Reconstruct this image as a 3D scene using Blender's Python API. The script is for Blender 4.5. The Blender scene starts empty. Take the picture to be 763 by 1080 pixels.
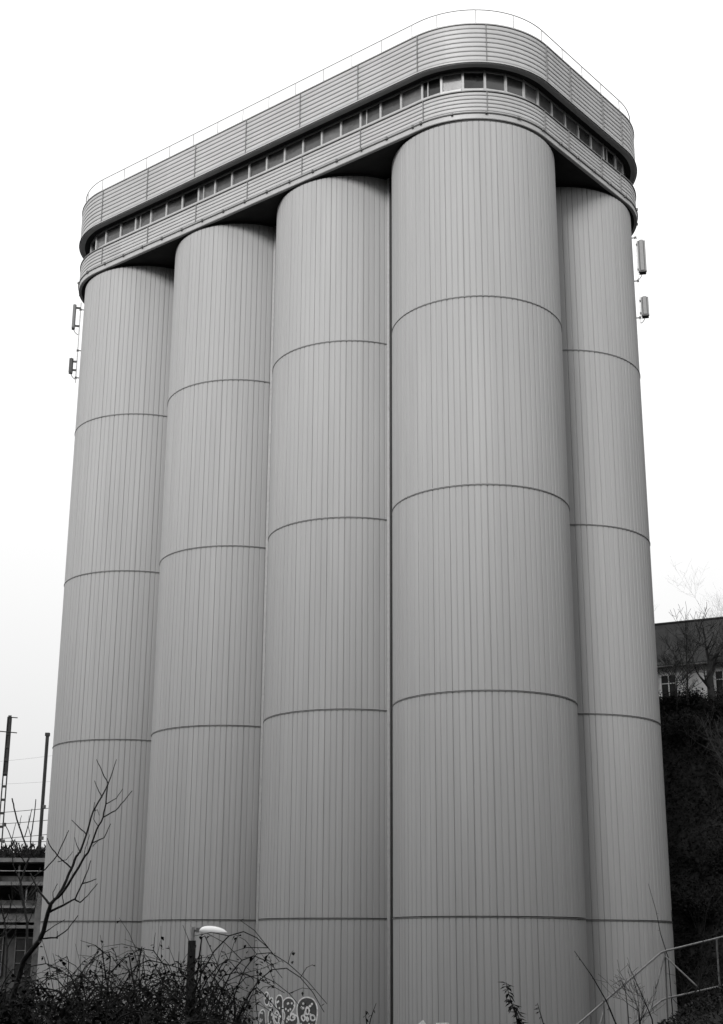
import bpy, bmesh, math, random
from mathutils import Vector, noise
random.seed(7)
PI = math.pi
S = bpy.context.scene
COL = S.collection
R_ = math.radians

# ------------------------------------------------------------------ camera
PITCH, ROLL, FOC = 0.303661, 0.0050767, 1469.73          # focal length in pixels of the 763 x 1080 photograph
cam_d = bpy.data.cameras.new('camera')
cam = bpy.data.objects.new('camera', cam_d); COL.objects.link(cam)
cam_d.sensor_fit = 'VERTICAL'; cam_d.sensor_height = 36.0
cam_d.lens = 36.0 * FOC / 1080.0
cam_d.clip_end = 6000; cam_d.clip_start = 0.2
from mathutils import Matrix
cam.matrix_world = Matrix.Rotation(PI/2 + PITCH, 4, 'X') @ Matrix.Rotation(ROLL, 4, 'Z')
S.camera = cam

CP, SP, CR, SR = math.cos(PITCH), math.sin(PITCH), math.cos(ROLL), math.sin(ROLL)
def ray(px, py):
    X, Y = px - 381.5, py - 540.0
    a = X*CR + Y*SR; b = -X*SR + Y*CR
    x = a/FOC; up = -b/FOC
    return Vector((x, CP - up*SP, SP + up*CP))
def at(px, py, Y):                                        # measured point of the photograph -> place at distance Y
    r = ray(px, py); return r * (Y / r.y)

# ------------------------------------------------------------------ materials
MATS = {}
def mat(name, c, rough=0.7, var=0.12, scale=2.0, metal=0.0, bump=0.0, bscale=None, spec=0.5, stretch=(1,1,1), attr=None, detail=5.0, two=None):
    m = bpy.data.materials.new(name); m.use_nodes = True
    nt = m.node_tree; N = nt.nodes; Lk = nt.links
    bs = N['Principled BSDF']
    tc = N.new('ShaderNodeTexCoord'); mp = N.new('ShaderNodeMapping'); mp.inputs['Scale'].default_value = stretch
    Lk.new(tc.outputs['Object'], mp.inputs['Vector'])
    nz = N.new('ShaderNodeTexNoise'); nz.inputs['Scale'].default_value = scale; nz.inputs['Detail'].default_value = detail
    nz.inputs['Roughness'].default_value = 0.62
    Lk.new(mp.outputs['Vector'], nz.inputs['Vector'])
    rp = N.new('ShaderNodeValToRGB')
    lo = c*(1-var); hi = c*(1+var)
    if two: lo, hi = two
    rp.color_ramp.elements[0].position = 0.28; rp.color_ramp.elements[1].position = 0.72
    rp.color_ramp.elements[0].color = (lo, lo, lo, 1); rp.color_ramp.elements[1].color = (hi, hi, hi, 1)
    Lk.new(nz.outputs['Fac'], rp.inputs['Fac'])
    out = rp.outputs['Color']
    if attr:                                              # per panel / per leaf tone written on the mesh
        at_ = N.new('ShaderNodeAttribute'); at_.attribute_name = attr
        mx = N.new('ShaderNodeMix'); mx.data_type = 'RGBA'; mx.blend_type = 'MULTIPLY'; mx.inputs['Factor'].default_value = 1.0
        Lk.new(out, mx.inputs[6]); Lk.new(at_.outputs['Color'], mx.inputs[7]); out = mx.outputs[2]
    Lk.new(out, bs.inputs['Base Color'])
    bs.inputs['Roughness'].default_value = rough; bs.inputs['Metallic'].default_value = metal
    bs.inputs['Specular IOR Level'].default_value = spec
    if bump:
        n2 = N.new('ShaderNodeTexNoise'); n2.inputs['Scale'].default_value = bscale or scale*4; n2.inputs['Detail'].default_value = 6
        Lk.new(tc.outputs['Object'], n2.inputs['Vector'])
        bp = N.new('ShaderNodeBump'); bp.inputs['Strength'].default_value = bump; bp.inputs['Distance'].default_value = 0.05
        Lk.new(n2.outputs['Fac'], bp.inputs['Height']); Lk.new(bp.outputs['Normal'], bs.inputs['Normal'])
    MATS[name] = m
    return m

M_clad   = mat('painted_sheet_cladding', 0.335, 0.8, 0.055, 0.9, stretch=(1,1,0.09), attr='tone', bump=0.0, spec=0.12)
# fine rain streaks and faint blotches on the cladding
nt = M_clad.node_tree; bs = nt.nodes['Principled BSDF']
prev = bs.inputs['Base Color'].links[0].from_socket
tc = nt.nodes.new('ShaderNodeTexCoord'); mp = nt.nodes.new('ShaderNodeMapping'); mp.inputs['Scale'].default_value = (7, 7, 0.12)
nz = nt.nodes.new('ShaderNodeTexNoise'); nz.inputs['Scale'].default_value = 1.0; nz.inputs['Detail'].default_value = 4
rp = nt.nodes.new('ShaderNodeValToRGB'); rp.color_ramp.elements[0].position = .3; rp.color_ramp.elements[1].position = .62
rp.color_ramp.elements[0].color = (.93,.93,.93,1); rp.color_ramp.elements[1].color = (1,1,1,1)
mx = nt.nodes.new('ShaderNodeMix'); mx.data_type = 'RGBA'; mx.blend_type = 'MULTIPLY'; mx.inputs['Factor'].default_value = 1
nt.links.new(tc.outputs['Object'], mp.inputs['Vector']); nt.links.new(mp.outputs['Vector'], nz.inputs['Vector'])
nt.links.new(nz.outputs['Fac'], rp.inputs['Fac']); nt.links.new(prev, mx.inputs[6]); nt.links.new(rp.outputs['Color'], mx.inputs[7])
nt.links.new(mx.outputs[2], bs.inputs['Base Color'])

M_core   = mat('concrete_core_shade', 0.045, 0.9, 0.2, 1.0)  # core colour darkened to paint the shadow line under the soffit
M_seam   = mat('seam_flashing', 0.17, 0.6, 0.25, 3.0)
M_band   = mat('corrugated_band', 0.37, 0.5, 0.08, 0.7, stretch=(1,1,3), attr='tone', spec=0.35)
M_trim   = mat('band_trim', 0.34, 0.5, 0.08, 2.0)
M_joint  = mat('joint_cover', 0.14, 0.6, 0.2, 3.0)
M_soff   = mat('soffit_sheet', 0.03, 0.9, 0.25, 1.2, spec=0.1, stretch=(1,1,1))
M_frame  = mat('window_frame_metal', 0.38, 0.45, 0.08, 4.0)
M_hand   = mat('pale_painted_handrail', 0.33, 0.6, 0.1, 5.0)
M_glass  = mat('dark_window_glass', 0.035, 0.12, 0.3, 1.5, spec=0.45, attr='tone')
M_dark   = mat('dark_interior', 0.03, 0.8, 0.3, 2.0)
M_roof   = mat('roof_felt', 0.15, 0.9, 0.25, 1.0)
M_galv   = mat('galvanised_steel', 0.48, 0.4, 0.15, 8.0, metal=0.35)
M_pipe   = mat('downpipe_metal', 0.31, 0.6, 0.12, 5.0)
M_ant    = mat('antenna_plastic', 0.13, 0.5, 0.08, 6.0)
M_antd   = mat('antenna_dark', 0.05, 0.6, 0.2, 6.0)
M_ground = mat('soil_and_litter', 0.022, 0.95, 0.5, 0.9, bump=0.8, bscale=3, spec=0.05)
M_bark   = mat('bark', 0.02, 0.95, 0.4, 12.0, bump=0.4, bscale=30)
M_cane   = mat('bramble_cane', 0.018, 0.85, 0.35, 6.0, spec=0.1)
M_leaf   = mat('leaf', 0.02, 0.85, 0.3, 5.0, attr='tone', spec=0.08)
M_ivy    = mat('ivy_leaf', 0.012, 0.85, 0.3, 5.0, attr='tone', spec=0.06)
M_grass  = mat('dry_grass', 0.04, 0.8, 0.4, 5.0, attr='tone', spec=0.08)
M_conc   = mat('weathered_concrete', 0.13, 0.9, 0.45, 1.3, bump=0.3, bscale=8)
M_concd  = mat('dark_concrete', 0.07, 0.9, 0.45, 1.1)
M_steel  = mat('dark_steel', 0.015, 0.8, 0.3, 4.0)
M_rail   = mat('worn_rail_paint', 0.2, 0.55, 0.35, 9.0)
M_wall   = mat('white_render', 0.7, 0.85, 0.22, 1.2)
M_tile   = mat('dark_roof_tile', 0.024, 0.85, 0.35, 1.5, spec=0.2)
M_wood_shade   = mat('tarred_pole_and_gap_shade', 0.02, 0.85, 0.3, 6.0)
M_white  = mat('white_enamel', 0.82, 0.4, 0.06, 8.0)
M_paint  = mat('pale_spray_paint', 0.68, 0.7, 0.35, 9.0)
M_paintd = mat('dark_spray_paint', 0.06, 0.7, 0.4, 7.0)
M_white2 = mat('pale_shed_sheet', 0.62, 0.6, 0.1, 2.0)

# tile courses on the house roof
nt = M_tile.node_tree; bs = nt.nodes['Principled BSDF']
wv = nt.nodes.new('ShaderNodeTexWave'); wv.inputs['Scale'].default_value = 3.0; wv.bands_direction = 'Z'
tcn = nt.nodes.new('ShaderNodeTexCoord'); bp = nt.nodes.new('ShaderNodeBump'); bp.inputs['Strength'].default_value = .25; bp.inputs['Distance'].default_value = .02
nt.links.new(tcn.outputs['Object'], wv.inputs['Vector']); nt.links.new(wv.outputs['Fac'], bp.inputs['Height']); nt.links.new(bp.outputs['Normal'], bs.inputs['Normal'])

# ------------------------------------------------------------------ mesh helpers
class MB:
    def __init__(s): s.v = []; s.f = []; s.t = []; s.use_t = False
    def quad(s, pts, tone=None):
        b = len(s.v); s.v += [tuple(p) for p in pts]; s.f.append(tuple(range(b, b+len(pts))))
        s.t.append(1.0 if tone is None else tone)
        if tone is not None: s.use_t = True
    def box(s, c, d, rz=0.0, ax=None, tone=None):
        c = Vector(c)
        if ax is None:
            X = Vector((math.cos(rz), math.sin(rz), 0)); Y = Vector((-math.sin(rz), math.cos(rz), 0)); Z = Vector((0,0,1))
        else: X, Y, Z = ax
        X = X*d[0]/2; Y = Y*d[1]/2; Z = Z*d[2]/2
        b = len(s.v)
        for sx, sy, sz in ((-1,-1,-1),(1,-1,-1),(1,1,-1),(-1,1,-1),(-1,-1,1),(1,-1,1),(1,1,1),(-1,1,1)):
            s.v.append(tuple(c + X*sx + Y*sy + Z*sz))
        for f in ((0,3,2,1),(4,5,6,7),(0,1,5,4),(1,2,6,5),(2,3,7,6),(3,0,4,7)):
            s.f.append(tuple(b+i for i in f)); s.t.append(1.0 if tone is None else tone)
    def tube(s, pts, rad, n=6, cap=True):
        pts = [Vector(p) for p in pts]
        if not isinstance(rad, (list, tuple)): rad = [rad]*len(pts)
        prev = None; rings = []
        for i, p in enumerate(pts):
            t = (pts[min(i+1, len(pts)-1)] - pts[max(i-1, 0)])
            if t.length < 1e-9: t = Vector((0,0,1))
            t.normalize()
            if prev is None:
                a = Vector((0,0,1)) if abs(t.z) < .9 else Vector((1,0,0))
                prev = t.cross(a).normalized()
            x = (prev - t*prev.dot(t))
            if x.length < 1e-6: x = t.orthogonal()
            x.normalize(); prev = x; y = t.cross(x)
            b = len(s.v); rings.append(b)
            for k in range(n):
                an = 2*PI*k/n; s.v.append(tuple(p + (x*math.cos(an) + y*math.sin(an))*rad[i]))
        for i in range(len(rings)-1):
            for k in range(n):
                s.f.append((rings[i]+k, rings[i]+(k+1) % n, rings[i+1]+(k+1) % n, rings[i+1]+k)); s.t.append(1.0)
        if cap:
            s.f.append(tuple(rings[0]+k for k in reversed(range(n)))); s.t.append(1.0)
            s.f.append(tuple(rings[-1]+k for k in range(n))); s.t.append(1.0)
    def leaf(s, p, d, up, L, w, tone):
        d = d.normalized(); sd = d.cross(up)
        if sd.length < 1e-5: sd = d.orthogonal()
        sd.normalize(); nn = sd.cross(d)
        b = len(s.v)
        m = p + d*L*.45
        s.v += [tuple(p), tuple(m + sd*w*.5 + nn*w*.12), tuple(p + d*L - nn*L*.12), tuple(m - sd*w*.5 + nn*w*.12)]
        s.f.append((b, b+1, b+2)); s.f.append((b, b+2, b+3)); s.t += [tone, tone]; s.use_t = True
    def build(s, name, m, parent=None, smooth=False, off=None, recalc=False):
        me = bpy.data.meshes.new(name)
        if off is not None: vs = [(x-off[0], y-off[1], z-off[2]) for x, y, z in s.v]
        else: vs = s.v
        me.from_pydata(vs, [], s.f)
        if recalc:
            bm = bmesh.new(); bm.from_mesh(me); bmesh.ops.recalc_face_normals(bm, faces=bm.faces); bm.to_mesh(me); bm.free()
        ca = me.color_attributes.new('tone', 'FLOAT_COLOR', 'CORNER')
        vals = []
        for p in me.polygons:
            t = s.t[p.index]; vals += [t, t, t, 1.0]*p.loop_total
        ca.data.foreach_set('color', vals)
        me.materials.append(m)
        if smooth: me.shade_smooth()
        me.update()
        o = bpy.data.objects.new(name, me); COL.objects.link(o)
        if parent: o.parent = parent
        return o

def tag(o, label=None, cat=None, group=None, kind=None):
    if label: o['label'] = label
    if cat: o['category'] = cat
    if group: o['group'] = group
    if kind: o['kind'] = kind
    return o
def thing(name, label, cat, loc, group=None):
    o = bpy.data.objects.new(name, None); COL.objects.link(o); o.location = loc
    o.empty_display_size = .3
    return tag(o, label, cat, group)
def ss(a, b, t):
    t = max(0.0, min(1.0, (t-a)/(b-a))); return t*t*(3-2*t)
def lerp(a, b, t): return a + (b-a)*t

# ------------------------------------------------------------------ terrain
def rail_path_x(x): return x
def height(x, y):
    h = -1.7 - 2.9*ss(13, 36, y)
    # bank that carries the railing
    h += 1.72*ss(2.6, 5.4, x)*ss(11, 20, y)*(1-ss(29, 38, y))
    # unseen slopes, raised right and added left and behind to shade the silo feet
    h += max(40*ss(17, 50, x), 26*ss(-40, -72, x)*(1-ss(36, 60, y)), (46 + 16*ss(-8, -50, x))*ss(-4, -22, y))
    # wooded bank under the house, behind the silos
    k = ss(72, 90, y)*ss(4, 14, x)
    h = lerp(h, max(h, 15.0), k)
    # left valley side, low
    h += 6*ss(-60, -120, x)
    n = noise.noise(Vector((x*.11, y*.11, 0)))*.35 + noise.noise(Vector((x*.4, y*.4, 3)))*.12
    return h + n*(0.3 if 40 < y < 84 and -18 < x < 17 else 1.0)
def axis(lo, hi, fine, a, b, grow=1.28):
    v = []; x = a
    while x < b: v.append(x); x += fine
    v.append(b)
    st = fine; x = b
    while x < hi: st *= grow; x += st; v.append(x)
    st = fine; x = a
    while x > lo: st *= grow; x -= st; v.insert(0, x)
    return v
xs = axis(-3000, 3000, 1.0, -45, 50); ys = axis(-300, 4000, 1.0, -26, 112)
g = MB()
for y in ys:
    for x in xs: g.v.append((x, y, height(x, y)))
nx = len(xs)
for j in range(len(ys)-1):
    for i in range(nx-1):
        g.f.append((j*nx+i, j*nx+i+1, (j+1)*nx+i+1, (j+1)*nx+i)); g.t.append(1.0)
tag(g.build('ground', M_ground, smooth=True), kind='structure')

# ------------------------------------------------------------------ silo building
DX, DY, TH, SP1, SP2, RAD = 5.40403, 60.5468, 0.6881524, 7.68607, 7.57746, 4.0
Z0, DZ, ZB, ZT = 1.2230, 8.88508, -4.9, 37.0
U = Vector((-math.cos(TH), math.sin(TH), 0)); V = Vector((math.sin(TH), math.cos(TH), 0)); Dc = Vector((DX, DY, 0))
def W(a, b, z=0.0): return Dc + U*a + V*b + Vector((0,0,z))
root = thing('silo_building', 'tall grey grain silo block of ribbed sheet metal cylinders under a windowed corrugated top storey', 'silo', (DX, DY, ZB))
RL = tuple(root.location)
def part(mb, name, m, parent=root, **k): return mb.build(name, m, parent, off=RL, **k)

# one silo: ribbed cladding in five tiers, seams between
levels = [ZB] + [Z0 + k*DZ for k in range(4)] + [ZT-.15]
NR = 92
def silo_profile(tier):
    rr = random.Random(40+tier); pts = []
    lap = rr.randrange(4); tt = rr.uniform(.975, 1.02)
    for i in range(NR):
        a0 = 2*PI*i/NR; st = 2*PI/NR
        if (i+lap) % 3 == 0: gw, gd = .05, .034
        else: gw, gd = .055, .02
        gw /= RAD
        tone = tt + rr.uniform(-.014, .014)
        pts += [(a0, RAD, tone), (a0 + st*.33, RAD+.003, tone), (a0 + st*.66, RAD+.003, tone), (a0 + st - gw, RAD, tone),
                (a0 + st - gw*.7, RAD-gd, .93), (a0 + st - gw*.3, RAD-gd, .93)]
    return pts
def silo_mesh():
    mb = MB()
    for t in range(5):
        z1 = levels[t] + (.026 if t else 0); z2 = levels[t+1] - (.026 if t < 4 else 0)
        P = silo_profile(t); n = len(P); b = len(mb.v)
        for a, r, _ in P: mb.v.append((r*math.cos(a), r*math.sin(a), z1-ZB))
        for a, r, _ in P: mb.v.append((r*math.cos(a), r*math.sin(a), z2-ZB))
        for a, r, _ in P: mb.v.append((3.86*math.cos(a), 3.86*math.sin(a), z1-ZB))
        for a, r, _ in P: mb.v.append((3.86*math.cos(a), 3.86*math.sin(a), z2-ZB))
        for i in range(n):
            j = (i+1) % n
            mb.f.append((b+i, b+j, b+n+j, b+n+i)); mb.t.append(P[i][2])
            mb.f.append((b+2*n+i, b+2*n+j, b+j, b+i)); mb.t.append(.8)
            mb.f.append((b+n+i, b+n+j, b+3*n+j, b+3*n+i)); mb.t.append(.8)
    mb.use_t = True
    return mb
def ring(r1, r2, z1, z2, n=96):
    mb = MB()
    for k in range(n):
        a, b = 2*PI*k/n, 2*PI*(k+1)/n
        ca, sa, cb, sb = math.cos(a), math.sin(a), math.cos(b), math.sin(b)
        mb.quad([(r2*ca, r2*sa, z1), (r2*cb, r2*sb, z1), (r2*cb, r2*sb, z2), (r2*ca, r2*sa, z2)])
        mb.quad([(r1*ca, r1*sa, z2), (r2*ca, r2*sa, z2), (r2*cb, r2*sb, z2), (r1*cb, r1*sb, z2)])
        mb.quad([(r1*ca, r1*sa, z1), (r1*cb, r1*sb, z1), (r2*cb, r2*sb, z1), (r2*ca, r2*sa, z1)])
    return mb
proto = silo_mesh().build('silo', M_clad, root)
core = ring(3.5, 3.93, 0.02, ZT-ZB-.01).build('core', M_core, proto)
seams0 = [ring(3.8, 4.03, levels[k]-ZB-.032, levels[k]-ZB-.006).build('seam_flashing', M_seam, proto) for k in range(1, 5)]
kids = [core] + seams0
for b in range(2):
    for a in range(4):
        if a == 0 and b == 0: o = proto
        else:
            o = proto.copy(); COL.objects.link(o); o.parent = root
            for c in kids:
                d = c.copy(); COL.objects.link(d); d.parent = o
        w = W(a*SP1, b*SP2)
        o.location = (w.x-DX, w.y-DY, 0)
        o.rotation_euler.z = random.randrange(NR)*2*PI/NR + (a+b)*.017

# rounded rectangular outline of the top storey, local (a, b)
def outline(e, rc, da, db, step=.5, nc=26):
    A1, A2, B1, B2 = -e, 3*SP1+e+da, -e, SP2+e+db
    pts = []
    def seg(p, q):
        n = max(1, int(math.hypot(q[0]-p[0], q[1]-p[1])/step))
        for i in range(n): pts.append((lerp(p[0], q[0], i/n), lerp(p[1], q[1], i/n)))
    def arc(cx, cy, t0):
        for i in range(nc): 
            t = t0 + (PI/2)*i/nc; pts.append((cx+rc*math.cos(t), cy+rc*math.sin(t)))
    seg((A1+rc, B1), (A2-rc, B1)); arc(A2-rc, B1+rc, -PI/2)
    seg((A2, B1+rc), (A2, B2-rc)); arc(A2-rc, B2-rc, 0)
    seg((A2-rc, B2), (A1+rc, B2)); arc(A1+rc, B2-rc, PI/2)
    seg((A1, B2-rc), (A1, B1+rc)); arc(A1+rc, B1+rc, PI)
    return pts
def normals(o):
    n = len(o); r = []
    for i in range(n):
        p, q = o[i-1], o[(i+1) % n]; tx, ty = q[0]-p[0], q[1]-p[1]; l = math.hypot(tx, ty); r.append((ty/l, -tx/l))
    return r
def sweep(o, prof, closed=False, tones=None):
    """prof: list of (offset outwards, z)"""
    mb = MB(); nn = normals(o); n = len(o); m = len(prof)
    for (a, b), (na, nb) in zip(o, nn):
        for off, z in prof: mb.v.append(tuple(W(a+na*off, b+nb*off, z)))
    for i in range(n):
        j = (i+1) % n
        for k in range(m if closed else m-1):
            l = (k+1) % m
            mb.f.append((i*m+k, j*m+k, j*m+l, i*m+l)); mb.t.append(tones[i] if tones else 1.0)
    mb.use_t = bool(tones)
    return mb
def plate(o, z):
    mb = MB(); mb.quad([W(a, b, z) for a, b in o]); return mb
OLow = outline(4.02, 4.2, .62, .75)
OUp  = outline(4.25, 4.6, .55, .6)
def panel_tones(o, seed):
    r = random.Random(seed); T = {}
    out = []
    for a, b in o:
        key = (round(a/3.843), round(b/2.6))
        if key not in T: T[key] = 1 + r.uniform(-.05, .05)
        out.append(T[key])
    return out
def corr(z1, z2, n, amp):
    pr = []
    for i in range(n):
        h = (z2-z1)/n; z = z1+i*h
        pr += [(-amp, z), (-amp, z+h*.10), (amp*.6, z+h*.20), (amp, z+h*.36), (amp, z+h*.70), (amp*.8, z+h*.88)]
    pr.append((-amp, z2)); return pr
up = part(sweep(OUp, corr(40.05, 42.06, 8, .024), tones=panel_tones(OUp, 3)), 'upper_band', M_band)
part(sweep(OUp, [(-.3, 42.07), (.06, 42.07), (.06, 42.13), (-.3, 42.13)], closed=True), 'coping', M_trim, up)
part(sweep(OUp, [(-.25, 39.88), (.0, 39.87), (.055, 39.90), (.055, 40.045), (-.1, 40.045)]), 'edge_trim', M_trim, up)
lo = part(sweep(OLow, corr(37.42, 38.46, 5, .024), tones=panel_tones(OLow, 5)), 'lower_band', M_band)
part(sweep(OLow, [(-.45, 38.50), (.07, 38.47), (.07, 38.52), (-.45, 38.57)], closed=True), 'sill_flashing', M_joint, lo)
part(sweep(OLow, [(-.12, 37.0), (.03, 37.0), (.05, 37.03), (.05, 37.405), (-.1, 37.405)]), 'edge_trim', M_trim, lo)
part(sweep(OLow, [(.06+.045*math.cos(t*PI/3), 37.31+.045*math.sin(t*PI/3)) for t in range(6)], closed=True), 'trim_rail', M_joint, lo)
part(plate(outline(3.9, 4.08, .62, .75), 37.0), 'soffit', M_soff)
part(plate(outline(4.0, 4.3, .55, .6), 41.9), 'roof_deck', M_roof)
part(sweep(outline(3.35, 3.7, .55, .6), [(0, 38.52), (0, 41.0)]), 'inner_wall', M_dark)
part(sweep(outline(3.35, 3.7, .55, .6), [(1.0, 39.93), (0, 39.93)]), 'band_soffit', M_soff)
# upright joints between the cladding sheets
def strip_at(o_e, o_rc, da, db, pos, z1, z2, w=.036):
    a, b, na, nb = pos
    mb = MB(); c = W(a+na*.02, b+nb*.02, (z1+z2)/2)
    nv = (U*na + V*nb); tv = (U*-nb + V*na)
    mb.box(c, (w, .10, z2-z1), ax=(tv, nv, Vector((0,0,1)))); return mb
def joint_positions(e, rc, da, db):
    P = []; s2 = math.sqrt(.5)
    A1, A2, B1, B2 = -e, 3*SP1+e+da, -e, SP2+e+db
    for k in range(7): P.append((min(max(k*SP1/2, A1+rc-.2), A2-rc), B1, 0, -1))
    c = (A1+rc, B1+rc); P.append((c[0]-rc*s2, c[1]-rc*s2, -s2, -s2))
    c = (A2-rc, B1+rc); P.append((c[0]+rc*s2, c[1]-rc*s2, s2, -s2))
    c = (A1+rc, B2-rc); P.append((c[0]-rc*s2, c[1]+rc*s2, -s2, s2))
    for b in (.25, 2.45, 5.62, 7.58): P.append((A1, b, -1, 0))
    for b in (0, SP2/2, SP2): P.append((A2, b, 1, 0))
    return P
for pos in joint_positions(4.25, 4.6, .55, .6): part(strip_at(0,0,0,0,pos, 40.03, 42.07), 'joint_cover', M_joint, up)
for pos in joint_positions(4.02, 4.2, .62, .75): part(strip_at(0,0,0,0,pos, 37.41, 38.47), 'joint_cover', M_joint, lo)
# trim brackets every 1.58 m
def walk(o, step, start=0.0):
    n = len(o); nn = normals(o); res = []; acc = -start
    for i in range(n):
        p, q = o[i], o[(i+1) % n]; l = math.hypot(q[0]-p[0], q[1]-p[1])
        while acc <= l:
            if acc >= 0:
                t = acc/l; res.append((lerp(p[0], q[0], t), lerp(p[1], q[1], t), lerp(nn[i][0], nn[(i+1) % n][0], t), lerp(nn[i][1], nn[(i+1) % n][1], t)))
            acc += step
        acc -= l
    return res
for a, b, na, nb in walk(OLow, 1.58, -.4):
    if b > SP2 + 3.6: continue
    mb = MB(); nv = (U*na+V*nb).normalized(); tv = Vector((-nv.y, nv.x, 0))
    mb.box(W(a+na*.1, b+nb*.1, 37.30), (.10, .14, .12), ax=(tv, nv, Vector((0,0,1))))
    part(mb, 'trim_bracket', M_joint, lo)
# windows: straight panes, a polygon round the corners
EW, RW = 3.62, 3.95
A1, A2, B1, B2 = -EW, 3*SP1+EW+.55, -EW, SP2+EW+.6
wp = []
def arcw(cx, cy, t0, n):
    for i in range(n): t = t0+(PI/2)*i/n; wp.append((cx+RW*math.cos(t), cy+RW*math.sin(t)))
# end at A, then the long front, the corner, the short side, the far corner
arcw(A2-RW, B1+RW, 0, 0)
seq = []
for i in range(5): t = PI/2*(1-i/6)-PI/2 ; 
path = []
for i in range(6): t = -PI/2*i/6; path.append((A2-RW+RW*math.cos(t), B1+RW+RW*math.sin(t)))
nL = 18
for i in range(nL): path.append((lerp(A2-RW, A1+RW, i/nL), B1))
for i in range(6): t = -PI/2 - PI/2*i/6; path.append((A1+RW+RW*math.cos(t), B1+RW+RW*math.sin(t)))
nS = 6
for i in range(nS): path.append((A1, lerp(B1+RW, B2-RW, i/nS)))
for i in range(7): t = PI - PI/2*i/6; path.append((A1+RW+RW*math.cos(t), B2-RW+RW*math.sin(t)))
ZW1, ZW2 = 38.56, 39.925
rw = random.Random(11)
for i in range(len(path)-1):
    p, q = path[i], path[i+1]
    P1, P2 = W(*p), W(*q); t = (P2-P1); ln = t.length; t.normalize()
    nv = Vector((t.y, -t.x, 0)); mid = (P1+P2)/2
    cen = W(3*SP1/2, SP2/2)
    if nv.dot(mid-cen) < 0: nv = -nv
    Zx = Vector((0,0,1)); mb = MB()
    r = rw.random()
    tone = 0.35 if r < .16 else rw.uniform(1.2, 3.2)
    tilt = Vector((0,0,rw.uniform(-.012, .012)))
    g1 = P1 + t*.03 + Zx*ZW1; g2 = P2 - t*.03 + Zx*ZW1
    g3 = P2 - t*.03 + Zx*ZW2 + nv*rw.uniform(-.02, .02); g4 = P1 + t*.03 + Zx*ZW2 + nv*rw.uniform(-.02, .02)
    mb.quad([g1, g2, g3, g4], tone)
    win = part(mb, 'window', M_glass)
    fr = MB()
    fr.box(P1 + Zx*(ZW1+ZW2)/2 + nv*.03, (.11, .10, ZW2-ZW1), ax=(t, nv, Zx))
    fr.box(mid + Zx*(ZW1+.19) + nv*.035, (ln-.11, .09, .38), ax=(t, nv, Zx))
    fr.box(mid + Zx*(ZW2-.05) + nv*.03, (ln-.11, .08, .08), ax=(t, nv, Zx))
    if rw.random() < .22:
        fr.box(P1 + t*(ln*.30) + Zx*(ZW1+ZW2)/2 + nv*.028, (.05, .07, ZW2-ZW1-.1), ax=(t, nv, Zx))
    part(fr, 'window_frame', M_frame, win)
# roof railing
ORail = outline(4.1, 4.4, .55, .6)
rl = part(sweep(ORail, [(.027*math.cos(t*PI/3), 43.0+.027*math.sin(t*PI/3)) for t in range(6)], closed=True), 'roof_railing', M_hand)
for a, b, na, nb in walk(ORail, 1.9, -.3):
    mb = MB(); mb.tube([W(a, b, 41.9), W(a, b, 43.0)], .027, 6); part(mb, 'railing_post', M_hand, rl)
# downpipes in the valleys between the front silos
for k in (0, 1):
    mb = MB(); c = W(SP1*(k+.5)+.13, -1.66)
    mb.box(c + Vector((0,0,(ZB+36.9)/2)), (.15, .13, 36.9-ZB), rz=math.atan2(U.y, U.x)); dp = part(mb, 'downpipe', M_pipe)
    mb = MB(); mb.box(W(SP1*(k+.5)+.0, -1.62) + Vector((0,0,(ZB+36.9)/2)), (.10, .12, 36.9-ZB), rz=math.atan2(U.y, U.x)); part(mb, 'gap_shade_strip', M_wood_shade)  # added dark strip paints the shade of the deep gap beside the pipe
    for z in range(-3, 36, 3):
        mb = MB(); mb.box(c + Vector((0,0,z+.5)), (.165, .15, .05), rz=math.atan2(U.y, U.x)); part(mb, 'pipe_clip', M_pipe, dp)

# graffiti sprayed on the second silo
Cc = W(SP1, 0)
def hit(px, py, c, r):
    d = ray(px, py); a = d.x*d.x+d.y*d.y; b = -2*(d.x*c.x+d.y*c.y); cc = c.x*c.x+c.y*c.y-r*r
    t = (-b-math.sqrt(b*b-4*a*cc))/(2*a); p = d*t
    th = math.atan2(p.y-c.y, p.x-c.x)
    return (th*r, p.z)
def fill(mb_bm, poly, c, r, cuts=2):
    bm = bmesh.new(); vs = [bm.verts.new((s, z, 0)) for s, z in poly]
    bm.faces.new(vs); bmesh.ops.triangulate(bm, faces=bm.faces[:])
    bmesh.ops.subdivide_edges(bm, edges=bm.edges[:], cuts=cuts, use_grid_fill=True)
    bm.verts.index_update(); b = len(mb_bm.v)
    for v in bm.verts:
        th = v.co.x/r; mb_bm.v.append((c.x+r*math.cos(th), c.y+r*math.sin(th), v.co.y))
    for f in bm.faces: mb_bm.f.append(tuple(b+v.index for v in f.verts)); mb_bm.t.append(1.0)
    bm.free()
def stroke(mb, pts, c, r, w=.05, closed=True):
    n = len(pts)
    L, Rr = [], []
    for i in range(n):
        p = pts[(i-1) % n] if closed or i > 0 else pts[i]; q = pts[(i+1) % n] if closed or i < n-1 else pts[i]
        tx, tz = q[0]-p[0], q[1]-p[1]; l = math.hypot(tx, tz) or 1; ox, oz = -tz/l*w/2, tx/l*w/2
        L.append((pts[i][0]+ox, pts[i][1]+oz)); Rr.append((pts[i][0]-ox, pts[i][1]-oz))
    def to3(s): th = s[0]/r; return (c.x+r*math.cos(th), c.y+r*math.sin(th), s[1])
    for i in range(n if closed else n-1):
        j = (i+1) % n; mb.quad([to3(L[i]), to3(L[j]), to3(Rr[j]), to3(Rr[i])])
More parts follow.
